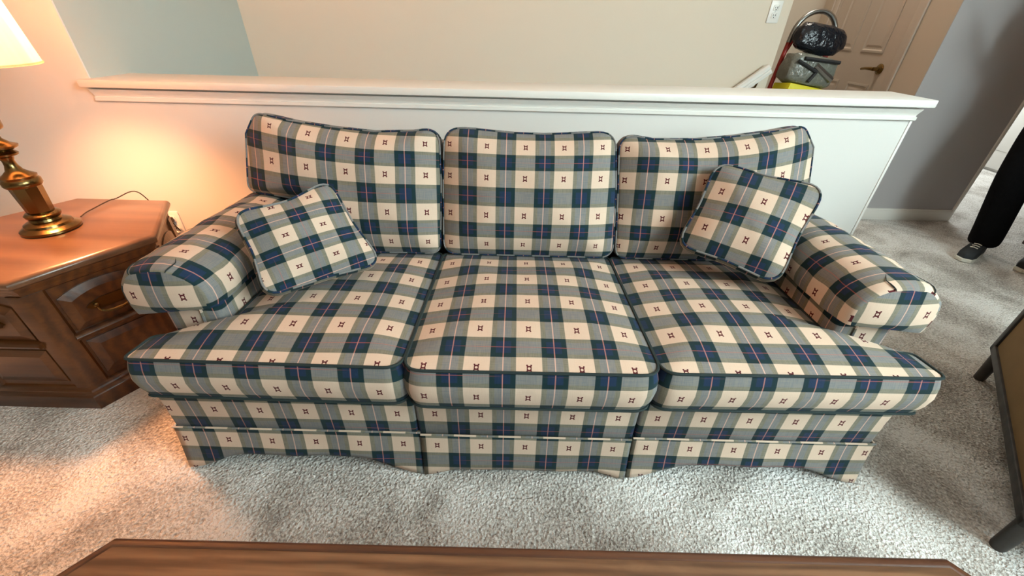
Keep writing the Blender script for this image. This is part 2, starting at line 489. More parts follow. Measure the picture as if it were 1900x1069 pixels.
g.lathe([(0, -.004), (.034, -.004), (.034, .004), (.028, .010), (.014, .014), (.012, .05), (0, .052)], n=24, M=M)
g.tube([(fx-.046, D0+.065, .965), (fx-.052, D0+.085, .966), (fx-.052, D0+.13, .964), (fx-.05, D0+.175, .958)], [.012, .011, .009, .008], 10)
h = g.build('door_handle', M_BRASS, door); h['label'] = 'brass lever handle'
g = G()
for y0, y1 in ((3.125, 3.20), (3.99, 4.065)):
    g.box(XD-.008, XD, y0, y1, 0, 2.11, .003); g.box(XD-.014, XD, y0 if y0 < 3.5 else y1-.02, y0+.02 if y0 < 3.5 else y1, 0, 2.11, .004)
g.box(XD-.018, XD, 3.125, 4.065, 2.04, 2.11, .004)
g.box(XD-.002, XD+.05, 3.19, D0, 0, 2.04); g.box(XD-.002, XD+.05, D1, 4.0, 0, 2.04)
g.build('trim_5', M_DOOR)['kind'] = 'structure'

# ------------------------------------------------------------------ sofa
XC = 0.047
sofa = empty('sofa', (XC, 1.22, 0), 'long three-seat sofa in navy, grey and cream plaid with skirt and rolled arms', 'sofa')
def nz(p, s=6.0, seed=0): return noise.noise(Vector(p)*s+Vector((seed*7.3, seed*3.1, seed)))
def cushion(name, outline, t, crown, fr, uvt, side_u0, side_v0, parent, step=.03, pw=2.4, bulge=.012, pipe=.0042, crown_b=None,
            wr=.0, seed=0, front=None, center=None, mat=M_PLAID, pmat=None, taper=1.0):
    O = resample(outline, step); N = len(O)
    c = Vector(center) if center else sum(O, Vector((0, 0)))/N
    # outline normals
    nrm = []
    for i in range(N):
        d = O[(i+1) % N]-O[i-1]; nrm.append(Vector((d.y, -d.x)).normalized())
    area2 = sum(O[i].x*O[(i+1) % N].y-O[(i+1) % N].x*O[i].y for i in range(N))
    if area2 < 0: nrm = [-q for q in nrm]
    S = [1, .975, .93, .86, .77, .66, .54, .41, .27, .13]
    g = G(); V = []; AB = []
    cb = crown if crown_b is None else crown_b
    def wob(a, b, s):
        return wr*(1-s**6)*(nz((a, b, 0), 5.5, seed)+.5*nz((a, b, 0), 14, seed+3))
    def put(a, b, h): V.append(fr(a, b, h)); AB.append((a, b)); return len(V)-1
    top = []
    for s in S:
        top.append([put(*(c+(o-c)*s), t/2+crown*(1-s**pw)+wob(*(c+(o-c)*s), s)) for o in O])
    ct = put(c.x, c.y, t/2+crown+wob(c.x, c.y, 0))
    bot = []
    for s in S:
        bot.append([put(*(c+(o-c)*(s*taper)), -t/2-cb*(1-s**pw)) for o in O])
    cbm = put(c.x, c.y, -t/2-cb)
    F = []; U = []
    def face(ids): F.append(tuple(ids)); U.append([uvt(*AB[i]) for i in ids])
    for R in (top, bot):
        for r in range(len(S)-1):
            for k in range(N):
                k2 = (k+1) % N; face((R[r][k], R[r][k2], R[r+1][k2], R[r+1][k]))
    for k in range(N):
        face((top[-1][k], top[-1][(k+1) % N], ct)); face((bot[-1][k], bot[-1][(k+1) % N], cbm))
    # boxing
    L = [0]
    for k in range(N): L.append(L[-1]+(O[(k+1) % N]-O[k]).length)
    ref = min(range(N), key=lambda k: O[k].y*50+abs(O[k].x-c.x)) if front is None else front(O)
    off = side_u0(O[ref])-L[ref]
    rows = []; K = 4
    for j in range(K+1):
        q = j/K; hh = t/2-t*q; bb = bulge*math.sin(PI*q)
        if j == 0: rows.append(top[0]); continue
        if j == K: rows.append(bot[0]); continue
        rows.append([put(*(c+(O[k]+nrm[k]*bb-c)*(1+(taper-1)*q)), hh) for k in range(N)])
    for j in range(K):
        for k in range(N):
            k2 = (k+1) % N; F.append((rows[j][k], rows[j][k2], rows[j+1][k2], rows[j+1][k]))
            v1 = side_v0+t/2-t*j/K; v2 = side_v0+t/2-t*(j+1)/K
            U.append([(L[k]+off, v1), (L[k+1]+off, v1), (L[k+1]+off, v2), (L[k]+off, v2)])
    o = mk(name, V, F, mat, parent, U)
    for hh in (t/2, -t/2):
        if pipe: G().tube([fr(*(c+(O[k]+nrm[k]*.0025-c)*(taper if hh < 0 else 1)), hh) for k in range(N)], pipe, 6, closed=True, vo=.052).build('piping', pmat or M_PIPING, o, uv=True)
    return o

ZS = .405      # seat cushion mid height
def seat_frame(zoff=0, tilt=0):
    # fabric top falls slightly to the back
    def fr(a, b, h): return Vector((a, b, ZS+zoff+h+(-.02*(b-.74)/.6)))
    return fr
SEATS = []
ol = [(-.972, .742), (-.276, .735), (-.270, 1.37), (-.800, 1.37), (-.800, .872), (-.966, .828)]
om = [(-.268, .727), (.377, .730), (.362, 1.37), (-.262, 1.37)]
def sv(outl, rad, xph, seed, cen):
    rp = round_poly(outl, rad)
    return cushion('seat_cushion', rp, .132, .032, seat_frame(), lambda a, b: (a-xph, b-.872), lambda p: p.x-xph, ZS-.393, sofa,
                   wr=.004, seed=seed, center=cen, pw=2.6, bulge=.016)
sv(ol, [.016, .045, .03, .03, .02, .016], -.335, 1, (-.55, 1.0))
sv(om, [.05, .05, .03, .03], .047, 2, (.05, 1.04))
orr2 = [(.384, .737), (1.094, .745), (1.086, .832), (.905, .875), (.905, 1.37), (.370, 1.37)]
sv(orr2, [.045, .016, .016, .02, .03, .03], .441, 3, (.66, 1.0))

# back cushions: lean back about 19 degrees
TH = math.radians(18.5)
def back_frame(dy=0, dz=0, twist=0):
    c, s = math.cos(TH), math.sin(TH)
    def fr(a, b, h):
        return Vector((a, 1.395+dy+b*s-h*c+twist*a, .455+dz+b*c+h*s))
    return fr
BC = 1/math.cos(TH)
vph = (.62-.455)*BC-.030
VM = [(-.30, -.40), (-.16, -.215), (-.107, -.1325), (0, 0), (.1307, .1325), (.2287, .258), (.275, .318), (.33, .352), (.5, .45)]
def vmap(x):
    for (a, p), (b, q) in zip(VM, VM[1:]):
        if x <= b: return p+(q-p)*(x-a)/(b-a)
    return VM[-1][1]
def backc(outl, rad, xph, seed, cen, bend, dy=0):
    rp = round_poly([(a, b-(.026 if b < .1 else 0)) for a, b in outl], rad, 7)
    cushion('back_cushion', rp, .100, .070, back_frame(dy), lambda a, b: (a-xph, vmap(b-vph-bend(a)*max(0, min(1, b/.40)))), lambda p: p.x-xph, .03, sofa,
            wr=.010, seed=seed, center=cen, pw=3.4, bulge=.018, pipe=.0028, step=.025, taper=.93, pmat=M_PLAID)
bl = lambda a: .062*max(0, (-.42-a)/.50)**1.7
brr = lambda a: .058*max(0, (a-.62)/.37)**1.7
backc([(-.80, .02), (-.276, .02), (-.268, .25), (-.272, .432), (-.36, .420), (-.50, .415), (-.66, .428), (-.80, .446), (-.905, .468), (-.945, .40), (-.965, .205), (-.805, .185)],
      [.04, .04, 0, .05, 0, 0, 0, 0, .035, 0, .035, .01], -.314, 11, (-.57, .26), bl)
backc([(-.258, .02), (.372, .02), (.362, .25), (.345, .434), (.24, .428), (.10, .420), (-.02, .422), (-.15, .432), (-.248, .436), (-.256, .25)],
      [.05, .05, 0, .06, 0, 0, 0, 0, .06, 0], .034, 12, (.05, .22), lambda a: -.006+.012*abs((a-.04)/.3)**2)
backc([(.386, .02), (.905, .02), (.905, .185), (1.055, .205), (1.040, .40), (.995, .468), (.90, .448), (.78, .430), (.64, .415), (.48, .412), (.362, .428), (.374, .25)],
      [.04, .04, .01, .035, 0, .035, 0, 0, 0, 0, .05, 0], .389, 13, (.67, .26), brr)

# frame under and behind the cushions
def fab_box(name, x0, x1, y0, y1, z0, z1, xph, zph, bev=.012, parent=sofa, yph=1.0):
    bm = bmesh.new(); bmesh.ops.create_cube(bm, size=1)
    for v in bm.verts: v.co = Vector((x0+(v.co.x+.5)*(x1-x0), y0+(v.co.y+.5)*(y1-y0), z0+(v.co.z+.5)*(z1-z0)))
    bmesh.ops.bevel(bm, geom=bm.edges[:], offset=bev, segments=3, profile=.5, affect='EDGES')
    bm.normal_update(); bm.verts.index_update()
    V = [v.co.copy() for v in bm.verts]; F = []; U = []
    for f in bm.faces:
        F.append([v.index for v in f.verts]); n = f.normal
        if abs(n.y) >= max(abs(n.x), abs(n.z))*.99: U.append([(v.co.x-xph, v.co.z-zph) for v in f.verts])
        elif abs(n.z) > abs(n.x): U.append([(v.co.x-xph, v.co.y-yph) for v in f.verts])
        else: U.append([(v.co.y-yph, v.co.z-zph) for v in f.verts])
    bm.free()
    return mk(name, V, F, M_PLAID, parent, U)
fab_box('seat_base', -.99, 1.084, .80, 1.66, .12, .318, XC, .243)
fab_box('front_rail', -1.003, -.272, .778, .83, .135, .331, -.324, .243)
fab_box('front_rail', -.272, .374, .778, .83, .135, .331, .050, .247)
fab_box('front_rail', .374, 1.092, .778, .83, .135, .331, .428, .250)
fab_box('sofa_back', -.90, .994, 1.50, 1.70, .12, .80, XC, .25, .03)
# arms
def arm(sg):
    def W(o, y, z): return Vector((XC+sg*o, y, z))
    a, b = sorted((XC+sg*.862, XC+sg*1.030))
    body = fab_box('arm', a, b, .905, 1.66, .12, .575, XC+sg*.95, .47, .02)
    # stitched strip up the front of the post
    G().tube([W(.925, .903, .40), W(.915, .903, .53)], .004, 6).build('piping', M_PLAID, body, uv=True)
    # fitted cover over the roll
    cx, cz = .971, .562
    pr = [(.847, .530), (.843, .548)]
    for k in range(17):
        t = PI-PI*k/16
        pr.append((cx+.128*math.cos(t), cz+.100*math.sin(t)**.85 if 0 < k < 16 else cz))
    pr += [(1.097, .535), (1.088, .508)]
    n = len(pr); L = [0]
    for i in range(1, n): L.append(L[-1]+math.dist(pr[i], pr[i-1]))
    mid = L[n//2]
    ys = []
    for k in range(7):      # rounded nose
        t = (PI/2)*k/6; ys.append((.940-.064*math.cos(t), .82+.18*math.sin(t)))
    for k in range(1, 25): ys.append((.940+.595*k/24, 1.0))
    V = []; F = []; U = []
    for j, (y, s) in enumerate(ys):
        sag = -.022*max(0, (y-1.2)/.4)
        for i, (o, z) in enumerate(pr):
            oo = cx+(o-cx)*s; zz = .575+(z-.575)*s if z > .575 else z
            wv = .004*nz((o*2, y, z), 9, 4+sg)+.003*nz((o*2, y, z), 22, 6+sg)
            V.append(W(oo+wv, y, zz+sag*(1 if z > .55 else .3)+wv))
    for j in range(len(ys)-1):
        for i in range(n-1):
            F.append((j*n+i, j*n+i+1, (j+1)*n+i+1, (j+1)*n+i))
            q = lambda jj, ii: (ys[jj][0]-.985-.02*sg, sg*(L[ii]-mid)+(.060 if sg > 0 else -.03))
            U.append([q(j, i), q(j, i+1), q(j+1, i+1), q(j+1, i)])
    cov = mk('arm_cover', V, F, M_PLAID, body, U, auto='keep')
    # flat nose panel
    c = Vector((0, 0, 0)); g = G(); ring = [V[i] for i in range(n)]
    ctr = W(cx, .868, .555); PV = []; PF = []; PU = []
    S = [1, .9, .7, .4]
    for s in S:
        for p in ring:
            q = ctr+(p-ctr)*s; q.y = ring[0].y-.014*(1-s**2); PV.append(q)
    PV.append(Vector((ctr.x, ring[0].y-.014, ctr.z)))
    uvp = lambda p: (p.x-(XC+sg*1.045 if sg < 0 else XC+sg*1.045), p.z-.575)
    for r in range(3):
        for i in range(n):
            i2 = (i+1) % n; f = (r*n+i, r*n+i2, (r+1)*n+i2, (r+1)*n+i); PF.append(f)
    for i in range(n): PF.append((3*n+i, 3*n+(i+1) % n, 4*n))
    PU = [[uvp(PV[k]) for k in f] for f in PF]
    pn = mk('nose_panel', PV, PF, M_PLAID, body, PU)
    # pleats of the cover: dark tubes stand in for the shade in folds
    for s, e in ((.62, .8),):
        for fr_ in (.40, .66):
            i = int(fr_*(n-1)); p0 = ring[i]; 
            q = [p0+Vector((0, -.002, .001))]
            for k in range(1, 5):
                j = k; q.append(V[j*n+i]+Vector((0, -.001, .002)))
            q.append(V[6*n+i+(1 if fr_ < .5 else -1)]+Vector((0, 0, -.001)))
            G().tube(q, [.0008, .0014, .0018, .0016, .001, .0005], 6).build('pleat', M_PIPING, body)
    return body
arm(-1); arm(1)

# skirt: three front panels with kick pleats, two side panels, arched hems
def skirt(pts_fn, length, uvph, vph_, name='skirt_panel', arch=.062, ends=.20, wav=.006, seed=0, flare=.026):
    n = max(8, int(length/.02)); rows = 9; V = []; F = []; U = []
    for j in range(rows+1):
        q = j/rows
        for i in range(n+1):
            s = length*i/n; e = min(s, length-s)
            k = min(1, e/ends); k = k*k*(3-2*k)
            hem = .004+arch*k
            z = .166+(hem-.166)*q
            y = -flare*q**1.3*(1-.35*k)+wav*q*nz((s, 0, 0), 7, seed)
            V.append(pts_fn(s, y, z)); 
    for j in range(rows):
        for i in range(n):
            a = j*(n+1)+i; ids = (a, a+1, a+n+2, a+n+1); F.append(ids)
            U.append([(length*(k % (n+1))/n-uvph, (V[k].z-vph_)*1.13) for k in ids])
    o = mk(name, V, F, M_PLAID, sofa, U)
    md = o.modifiers.new('thickness', 'SOLIDIFY'); md.thickness = .004
    top = [V[i]+Vector((0, -.001, .002)) for i in range(n+1)]
    G().tube(top, .0032, 6, vo=.024).build('piping', M_PLAID, o, uv=True)
    return o
def frontp(x0, yo=0):
    return lambda s, y, z: Vector((x0+s, .772+yo+y, z))
skirt(frontp(-1.003), .738, .684, .120, seed=1)
skirt(frontp(-.262, -.006), .628, .312, .124, seed=2, arch=.024, ends=.12)
skirt(frontp(.371), .722, .045, .128, seed=3)
for x, ph in ((-.276, .0), (.352, .06)):     # backing pleat inside the corner folds
    V = [(x, .784, .165), (x+.036, .784, .165), (x+.036, .775, .012), (x, .775, .012)]
    mk('pleat', V, [(0, 1, 2, 3)], M_PLAID, sofa, [[(ph, .04), (ph+.03, .04), (ph+.03, -.09), (ph, -.09)]]).modifiers.new('thickness', 'SOLIDIFY').thickness = .004
skirt(lambda s, y, z: Vector((-1.000+y, .775+s, z)), .92, .1, .122, seed=4)
skirt(lambda s, y, z: Vector((1.089-y, .775+s, z)), .92, .1, .122, seed=5)

# ------------------------------------------------------------------ throw pillows
def pillow(corners, label, ph, rot, seed, t=.052, us=(1, 1), bow=(.965, .965, .965, .965), rad=.04):
    A, B, C, D = [Vector(c) for c in corners]     # around the outline
    ctr = (A+B+C+D)/4
    n = (C-A).cross(D-B).normalized()
    if n.dot(CAM-ctr) < 0: n = -n
    ex = ((B-A)+(C-D)).normalized(); ex = (ex-n*ex.dot(n)).normalized(); ey = n.cross(ex)
    ol = [(Vector(((p-ctr).dot(ex), (p-ctr).dot(ey)))) for p in (A, B, C, D)]
    # edges bow inwards a little between the corners
    poly = []
    for i in range(4):
        a, b = ol[i], ol[(i+1) % 4]; m = (a+b)/2
        poly += [a*1.035, m*bow[i]]
    rp = round_poly(poly, [rad, .25]*4, 6)
    low = min((A, B, C, D), key=lambda p: p.z)
    base = Vector((ctr.x, ctr.y, low.z-.03))
    root = empty('throw_pillow', base, label, 'pillow', None)
    cs, sn = math.cos(rot), math.sin(rot)
    uvf = lambda a, b: ((a*cs+b*sn)*us[0]-ph[0], (-a*sn+b*cs)*us[1]-ph[1])
    cushion('pillow_cover', rp, t, .042, lambda a, b, h: ctr+ex*a+ey*b+n*h, uvf, lambda p: p.x, .03, root, wr=.008, seed=seed, pw=2.0,
            bulge=.010, pipe=.0034, step=.02, pmat=M_PLAID)
    return root
pillow([px(497, 548, z=.520), px(702, 487, z=.530), px(606, 346, z=.745), px(438, 400, z=.725)],
       'small square plaid pillow with sagging top edge, on the seat beside the end table', (.023, PER/2), PI/2, 21, us=(1.42, 1.25), bow=(.985, .965, .87, .96))
pillow([px(1260, 458, z=.555), px(1442, 522, z=.555), px(1517, 362, z=.760), px(1334, 302, z=.825)],
       'small square plaid pillow propped on a corner against the arm farther from the lamp', (.022, .056), 0.0, 22, us=(1.07, 1.04), rad=.05)

# ------------------------------------------------------------------ end table (hexagonal)
HC = Vector((-1.664, 1.300))
et = empty('end_table', (HC.x, HC.y, 0), 'hexagonal dark wooden end table with arched panels, lamp on top', 'end table')
def hexp(a, z, c=HC): return [Vector((c.x+a*math.cos(math.radians(60*k)), c.y+a*math.sin(math.radians(60*k)), z)) for k in range(6)]
def hexloft(spec, name, mat, parent=et):
    g = G(); g.loft([hexp(a, z) for a, z in spec]); return g.build(name, mat, parent, smooth=True)
hexloft([(.356, .500), (.374, .503), (.381, .510), (.383, .518), (.380, .527), (.374, .532), (.366, .535)], 'table_top', M_OAKTOP)
hexloft([(.352, .062), (.352, .47)], 'body', M_OAK)
hexloft([(.352, .466), (.358, .47), (.360, .485), (.368, .495), (.370, .502)], 'frieze', M_OAK)
hexloft([(.386, 0), (.386, .052), (.382, .060), (.372, .066), (.369, .078), (.360, .084), (.352, .088)], 'plinth', M_OAK)
for k in range(6):
    g = G(); a = math.radians(60*k); d = Vector((math.cos(a), math.sin(a)))
    for dd in (-1, 1): pass
    t = Vector((-d.y, d.x))
    # post follows both neighbouring faces
    P = HC+d*.362
    e1 = Vector((math.cos(a+math.radians(120)), math.sin(a+math.radians(120)))); e2 = Vector((math.cos(a-math.radians(120)), math.sin(a-math.radians(120))))
    poly = [HC+d*.347, HC+d*.352+e1*.05, HC+d*.362+e1*.048, HC+d*.362+e1*.008, HC+d*.362+e2*.008, HC+d*.362+e2*.048, HC+d*.352+e2*.05]
    g.prism([(p.x, p.y) for p in poly], .08, .47, ident); g.build('corner_post', M_OAK, et)
def hexface(k, full):
    th = math.radians(60*k+30); n = Vector((math.cos(th), math.sin(th))); u = Vector((-n.y, n.x))
    r0 = .352*math.cos(PI/6)
    def fr(a, b, h):
        p = HC+u*a+n*(r0+h); return Vector((p.x, p.y, b))
    def raised(name, poly, inner, depth=.012):
        g = G(); g.loft([[fr(a, b, -.004) for a, b in poly], [fr(a, b, .004) for a, b in poly], [fr(a, b, depth) for a, b in inner]])
        return g.build(name, M_OAK, et, smooth=False)
    W = .118
    def arch(w, z0, z1, rise):
        pts = [(-w, z0), (w, z0), (w, z1)]
        for q in range(1, 12):
            t = 1-2*q/12; s = 1-abs(t)**2.2
            pts.append((w*t, z1+rise*s))
        return pts+[(-w, z1)]
    dr = raised('drawer_front', arch(W, .298, .425, .026), arch(W-.026, .322, .404, .022))
    # half-round ledge and rail between the panels
    g = G(); prf = [(-.002, .268), (.012, .268), (.014, .273), (.022, .276), (.024, .283), (.020, .290), (.012, .293), (-.002, .294)]
    g.loft([[fr(-.135, z, h) for h, z in prf], [fr(.135, z, h) for h, z in prf]]); g.build('ledge_moulding', M_OAK, et)
    raised('lower_panel', [(-W, .11), (W, .11), (W, .252), (-W, .252)], [(-W+.026, .136), (W-.026, .136), (W-.026, .228), (-W+.026, .228)])
    if full:
        z0 = .368
        g = G()
        poly = []
        for q in range(20):
            t = 2*PI*q/20; poly.append((.060*math.cos(t)*(1+.18*math.cos(4*t)), z0+.026*math.sin(t)*(1+.25*math.cos(2*t))))
        g.prism(poly, .011, .015, fr)
        pl = g.build('handle_plate', M_DBRASS, dr)
        g = G()
        for s in (-1, 1):
            c = fr(s*.046, z0+.004, .015); nn = Vector((n.x, n.y, 0))
            g.tube([c, c+nn*.012, c+nn*.016, c+nn*.020], [.005, .005, .008, .004], 10)
        path = []
        for q in range(13):
            t = PI*q/12; path.append(fr(-.046*math.cos(t)*(1+.12*math.sin(t)), z0+.002-.034*math.sin(t)**.7, .026+.006*math.sin(t)))
        g.tube(path, [.0035+.0018*math.sin(PI*q/12)+(.002 if q == 6 else 0) for q in range(13)], 8)
        g.build('bail_handle', M_BRASS, dr)['label'] = 'brass bail handle'
for k in range(6): hexface(k, k in (3, 4, 5))

# lamp
LC = Vector((-1.672, 1.326, .535))
lamp = empty('table_lamp', LC, 'tall brass column table lamp with pale drum shade, switched on', 'lamp')
g = G().lathe([(0, 0), (.078, 0), (.082, .004), (.082, .012), (.074, .018), (.066, .022), (.064, .030), (.054, .036), (.044, .040), (.042, .048),
               (.047, .054), (.049, .062), (.043, .068), (.030, .070), (0, .070)], LC, 40)
g.build('lamp_base', M_BRASS, lamp)
g = G().lathe([(0, .066), (.034, .066), (.036, .072), (.042, .16), (.040, .166), (0, .166)], LC, 8)
g.build('column', M_BRASS, lamp, smooth=False)
g = G().lathe([(0, .162), (.046, .162), (.050, .168), (.050, .182), (.045, .188), (.047, .196), (.034, .204), (.022, .215), (.016, .232), (.015, .246), (.020, .258),
               (.034, .264), (.036, .270), (.026, .278), (.044, .288), (.046, .294), (.030, .302), (.018, .315), (.016, .330), (.022, .338), (.036, .346), (.038, .352),
               (.040, .385), (.044, .395), (.044, .402), (.030, .410), (.018, .425), (.012, .45), (.010, .50), (.010, .53)], LC, 32)
g.build('stem', M_BRASS, lamp)
g = G()
g.lathe([(0, .53), (.016, .53), (.018, .55), (.018, .58), (.012, .585), (0, .585)], LC, 20)
g.build('socket', M_DBRASS, lamp)
g = G()
for s in (-1, 1):
    g.tube([LC+Vector((0, s*x, z)) for x, z in ((.012, .53), (.045, .56), (.055, .64), (.05, .72), (.02, .79), (0, .80))], .002, 6)
g.build('harp', M_BRASS, lamp)
bulb = G().lathe([(0, .585), (.012, .587), (.016, .61), (.028, .64), (.031, .665), (.024, .69), (.010, .702), (0, .704)], LC, 20)
bulb.build('bulb', emis('bulb_glow', (1.0, .66, .36), 30), lamp)
g = G(); rb, rt, z0, z1 = .205, .172, .525, .815
prf = [(rb, z0), (rt, z1), (rt-.003, z1), (rb-.003, z0), (rb, z0)]
g.lathe(prf, LC, 64); g.F = g.F[:-2] if len(g.F[-1]) > 4 else g.F
sh = g.build('lamp_shade', M_SHADE, lamp)
for r, z in ((rb, z0), (rt, z1)):
    G().tube([LC+Vector((r*math.cos(2*PI*k/48), r*math.sin(2*PI*k/48), z)) for k in range(48)], .0035, 6, closed=True).build('shade_trim', M_SHADE, sh)
g = G()
for k in range(3):
    a = 2*PI*k/3; g.tube([LC+Vector((0, 0, .80)), LC+Vector((rt*math.cos(a), rt*math.sin(a), z1-.005))], .0016, 6)
g.lathe([(0, .80), (.012, .80), (.008, .815), (.010, .825), (0, .84)], LC, 16)
g.build('spider_and_finial', M_BRASS, lamp)
pl = bpy.data.lights.new('lamp_light', 'POINT'); pl.energy = 165; pl.color = (1.0, .41, .17); pl.shadow_soft_size = .09
po = bpy.data.objects.new('lamp_light', pl); COL.objects.link(po); po.location = LC+Vector((0, 0, .755))
# lamp cord across the table top and down behind
pts = [px(x, y, z=.5405) for x, y in ((150, 402), (160, 394), (175, 386), (190, 378), (205, 371), (216, 368))]
pts += [Vector((pts[-1].x+.02, 1.69, .545)), Vector((pts[-1].x+.03, 1.73, .48)), Vector((-1.62, 1.78, .32)), Vector((-1.655, 1.80, .33))]
def smooth_path(P, k=6):
    P = [Vector(p) for p in P]; out = []
    for i in range(len(P)-1):
        p0, p1, p2, p3 = P[max(i-1, 0)], P[i], P[i+1], P[min(i+2, len(P)-1)]
        for j in range(k):
            t = j/k; out.append(.5*((2*p1)+(p2-p0)*t+(2*p0-5*p1+4*p2-p3)*t*t+(3*p1-p0-3*p2+p3)*t**3))
    return out+[P[-1]]
tag(G().tube(smooth_path(pts), .0022, 6).build('lamp_cord', M_CORD), 'thin brown lamp cord lying across the end table top', 'cord')
# wall outlet with plug
oc = px(325, 412, Y=YW)
def outlet(name, c, label, cat, ymul=-1, sw=False):
    r = empty(name, c, label, cat)
    g = G().box(c.x-.036, c.x+.036, c.y-.007, c.y, c.z-.058, c.z+.058, .004); g.build('cover_plate', M_WHITEP, r)
    for dz in (-.02, .02):
        if sw:
            g = G().box(c.x-.012, c.x+.012, c.y-.010, c.y-.006, c.z+dz-.012, c.z+dz+.012, .003)
            f = g.build('outlet_face', M_WHITEP, r)
        else:
            f = G().box(c.x-.016, c.x+.016, c.y-.010, c.y-.006, c.z+dz-.014, c.z+dz+.014, .004).build('outlet_face', M_WHITEP, r)
        g = G()
        for dx in (-.006, .006): g.box(c.x+dx-.0015, c.x+dx+.0015, c.y-.0112, c.y-.0098, c.z+dz-.003, c.z+dz+.007)
        g.lathe([(0, -.0006), (.0028, -.0006), (.0028, .0006), (0, .0006)], (c.x, c.y-.0105, c.z+dz-.009), 10, Matrix.Rotation(PI/2, 4, 'X'))
        g.build('slots', M_BLACK, f)
    G().lathe([(0, 0), (.003, 0), (.003, .002), (0, .002)], (c.x, c.y-.007, c.z), 10, Matrix.Rotation(PI/2, 4, 'X')).build('screw', M_STEEL, r)
    return r
outlet('wall_outlet', oc, 'white wall outlet low beside the end table with a plug in it', 'outlet')
g = G().box(oc.x-.014, oc.x+.012, oc.y-.042, oc.y-.0115, oc.z+.008, oc.z+.034, .005)
g.tube(smooth_path([(oc.x, oc.y-.04, oc.z+.022), (oc.x-.015, oc.y-.06, oc.z+.015), (oc.x-.03, oc.y-.05, oc.z-.02)]), .003, 6)
tag(g.build('plug', M_CORD), 'dark brown plug in the wall outlet', 'plug')
pp = [(oc.x+.012+.012*math.cos(t), oc.y-.016-.003*t/6, oc.z-.03+.016*math.sin(t)) for t in [i*.5 for i in range(26)]]
tag(G().tube(pp, .0022, 6).build('coiled_wire', M_WHITEP), 'small white wire coiled at the wall outlet', 'wire')
sc = px(1437, 22, Y=YB)
outlet('wall_outlet', sc, 'white wall outlet plate on the stairwell wall near the hand truck', 'outlet')

# handrail on the stairwell back wall
r0 = px(1428, 127, Y=YB-.045); sl = math.tan(math.radians(39))
rail = empty('handrail', (r0.x, r0.y, r0.z), 'white painted handrail sloping down the stairwell wall', 'handrail')
g = G(); L = 2.6
path = [r0+Vector((0, 0, 0)), r0+Vector((-L*.78, 0, -L*.78*sl))]
dv = (path[1]-path[0]).normalized(); nvv = Vector((-dv.z, 0, dv.x)); nvv = nvv if nvv.z > 0 else -nvv
prf = [(-.016, -.03), (.016, -.03), (.02, -.012), (.014, -.006), (.022, .004), (.022, .02), (.012, .03), (-.012, .03), (-.022, .02), (-.022, .004), (-.014, -.006), (-.02, -.012)]
g.loft([[p+Vector((0, 1, 0))*a+nvv*b for a, b in prf] for p in path]); g.build('rail', M_TRIM, rail, smooth=False)
for q in (.09, 1.2):
    p = path[0]+dv*q-nvv*.03
    G().tube([p, p+Vector((0, .01, -.03)), p+Vector((0, .045, -.045))], .007, 8).build('bracket', M_DBRASS, rail)

# ------------------------------------------------------------------ coffee table
CT = px(208, 999, z=.42); CT2 = px(1765, 1041, z=.42)
yb = (CT.y+CT2.y)/2
tc = Vector(((CT.x+CT2.x)/2, yb-.294, 0)); hwid = (CT2.x-CT.x)/2
coffee = empty('coffee_table', tc, 'long walnut coffee table with clipped corners and dark moulded edge', 'coffee table')
def octo(ins, z, cut=.20):
    w, d = hwid+cut*.55-ins, .30-ins; c = cut*.55
    k = c-ins*.45
    pts = [(-w, -d+k*1.2), (-w+k, -d), (w-k, -d), (w, -d+k*1.2), (w, d-k*1.2), (w-k, d), (-w+k, d), (-w, d-k*1.2)]
    return [Vector((tc.x+x, tc.y+y, z)) for x, y in pts]
G().loft([octo(.016, .385), octo(.003, .390), octo(0, .397), octo(0, .410), octo(.004, .4165), octo(.009, .4185), octo(.014, .4185), octo(.016, .4165), octo(.020, .4160)]).build('table_edge', M_WALNUT_D, coffee)
G().loft([octo(.0175, .400), octo(.0175, .4180), octo(.0195, .4195)]).build('table_top', M_WALNUT, coffee)
G().loft([octo(.07, .31), octo(.07, .386)]).build('apron', M_WALNUT_D, coffee, smooth=False)
for sx in (-1, 1):
    for sy in (-1, 1):
        c = Vector((tc.x+sx*(hwid-.02), tc.y+sy*.19, 0)); g = G()
        g.loft([[c+Vector((a*s, b*s, z)) for a, b in ((-1, -1), (1, -1), (1, 1), (-1, 1))] for s, z in ((.022, 0), (.024, .05), (.034, .30), (.036, .32))])
        g.build('leg', M_WALNUT_D, coffee, smooth=False)

# ------------------------------------------------------------------ armchair at the right edge
A0 = px(1885, 975, z=.13); A1 = px(1835, 645, z=.13)
dv = Vector((A1.x-A0.x, A1.y-A0.y)); SL = dv.length; dv.normalize(); rv = Vector((dv.y, -dv.x))
ac = empty('armchair', (A0.x+dv.x*SL/2+rv.x*.36, A0.y+dv.y*SL/2+rv.y*.36, 0), 'dark wood framed armchair with olive brown side panels on short legs', 'armchair')
def af(a, b, z): p = Vector((A0.x, A0.y))+dv*a+rv*b; return Vector((p.x, p.y, z))
def abox(g, a0, a1, b0, b1, z0, z1, bev=.008):
    M = Matrix(((dv.x, rv.x, 0, A0.x), (dv.y, rv.y, 0, A0.y), (0, 0, 1, 0), (0, 0, 0, 1)))
    g.box(a0, a1, b0, b1, z0, z1, bev, M); return g
WD = .72
for b0, in ((0,), (WD-.05,)):
    g = G()
    abox(g, 0, SL, b0, b0+.05, .13, .162, .005); abox(g, 0, .035, b0, b0+.05, .13, .60, .005); abox(g, SL-.035, SL, b0, b0+.05, .13, .62, .005); abox(g, -.01, SL+.01, b0-.015, b0+.065, .585, .625)
    g.build('side_frame', M_DARKWOOD, ac)
    abox(G(), .03, SL-.03, b0+.008, b0+.040, .158, .59, .003).build('side_panel', M_OLIVE, ac)
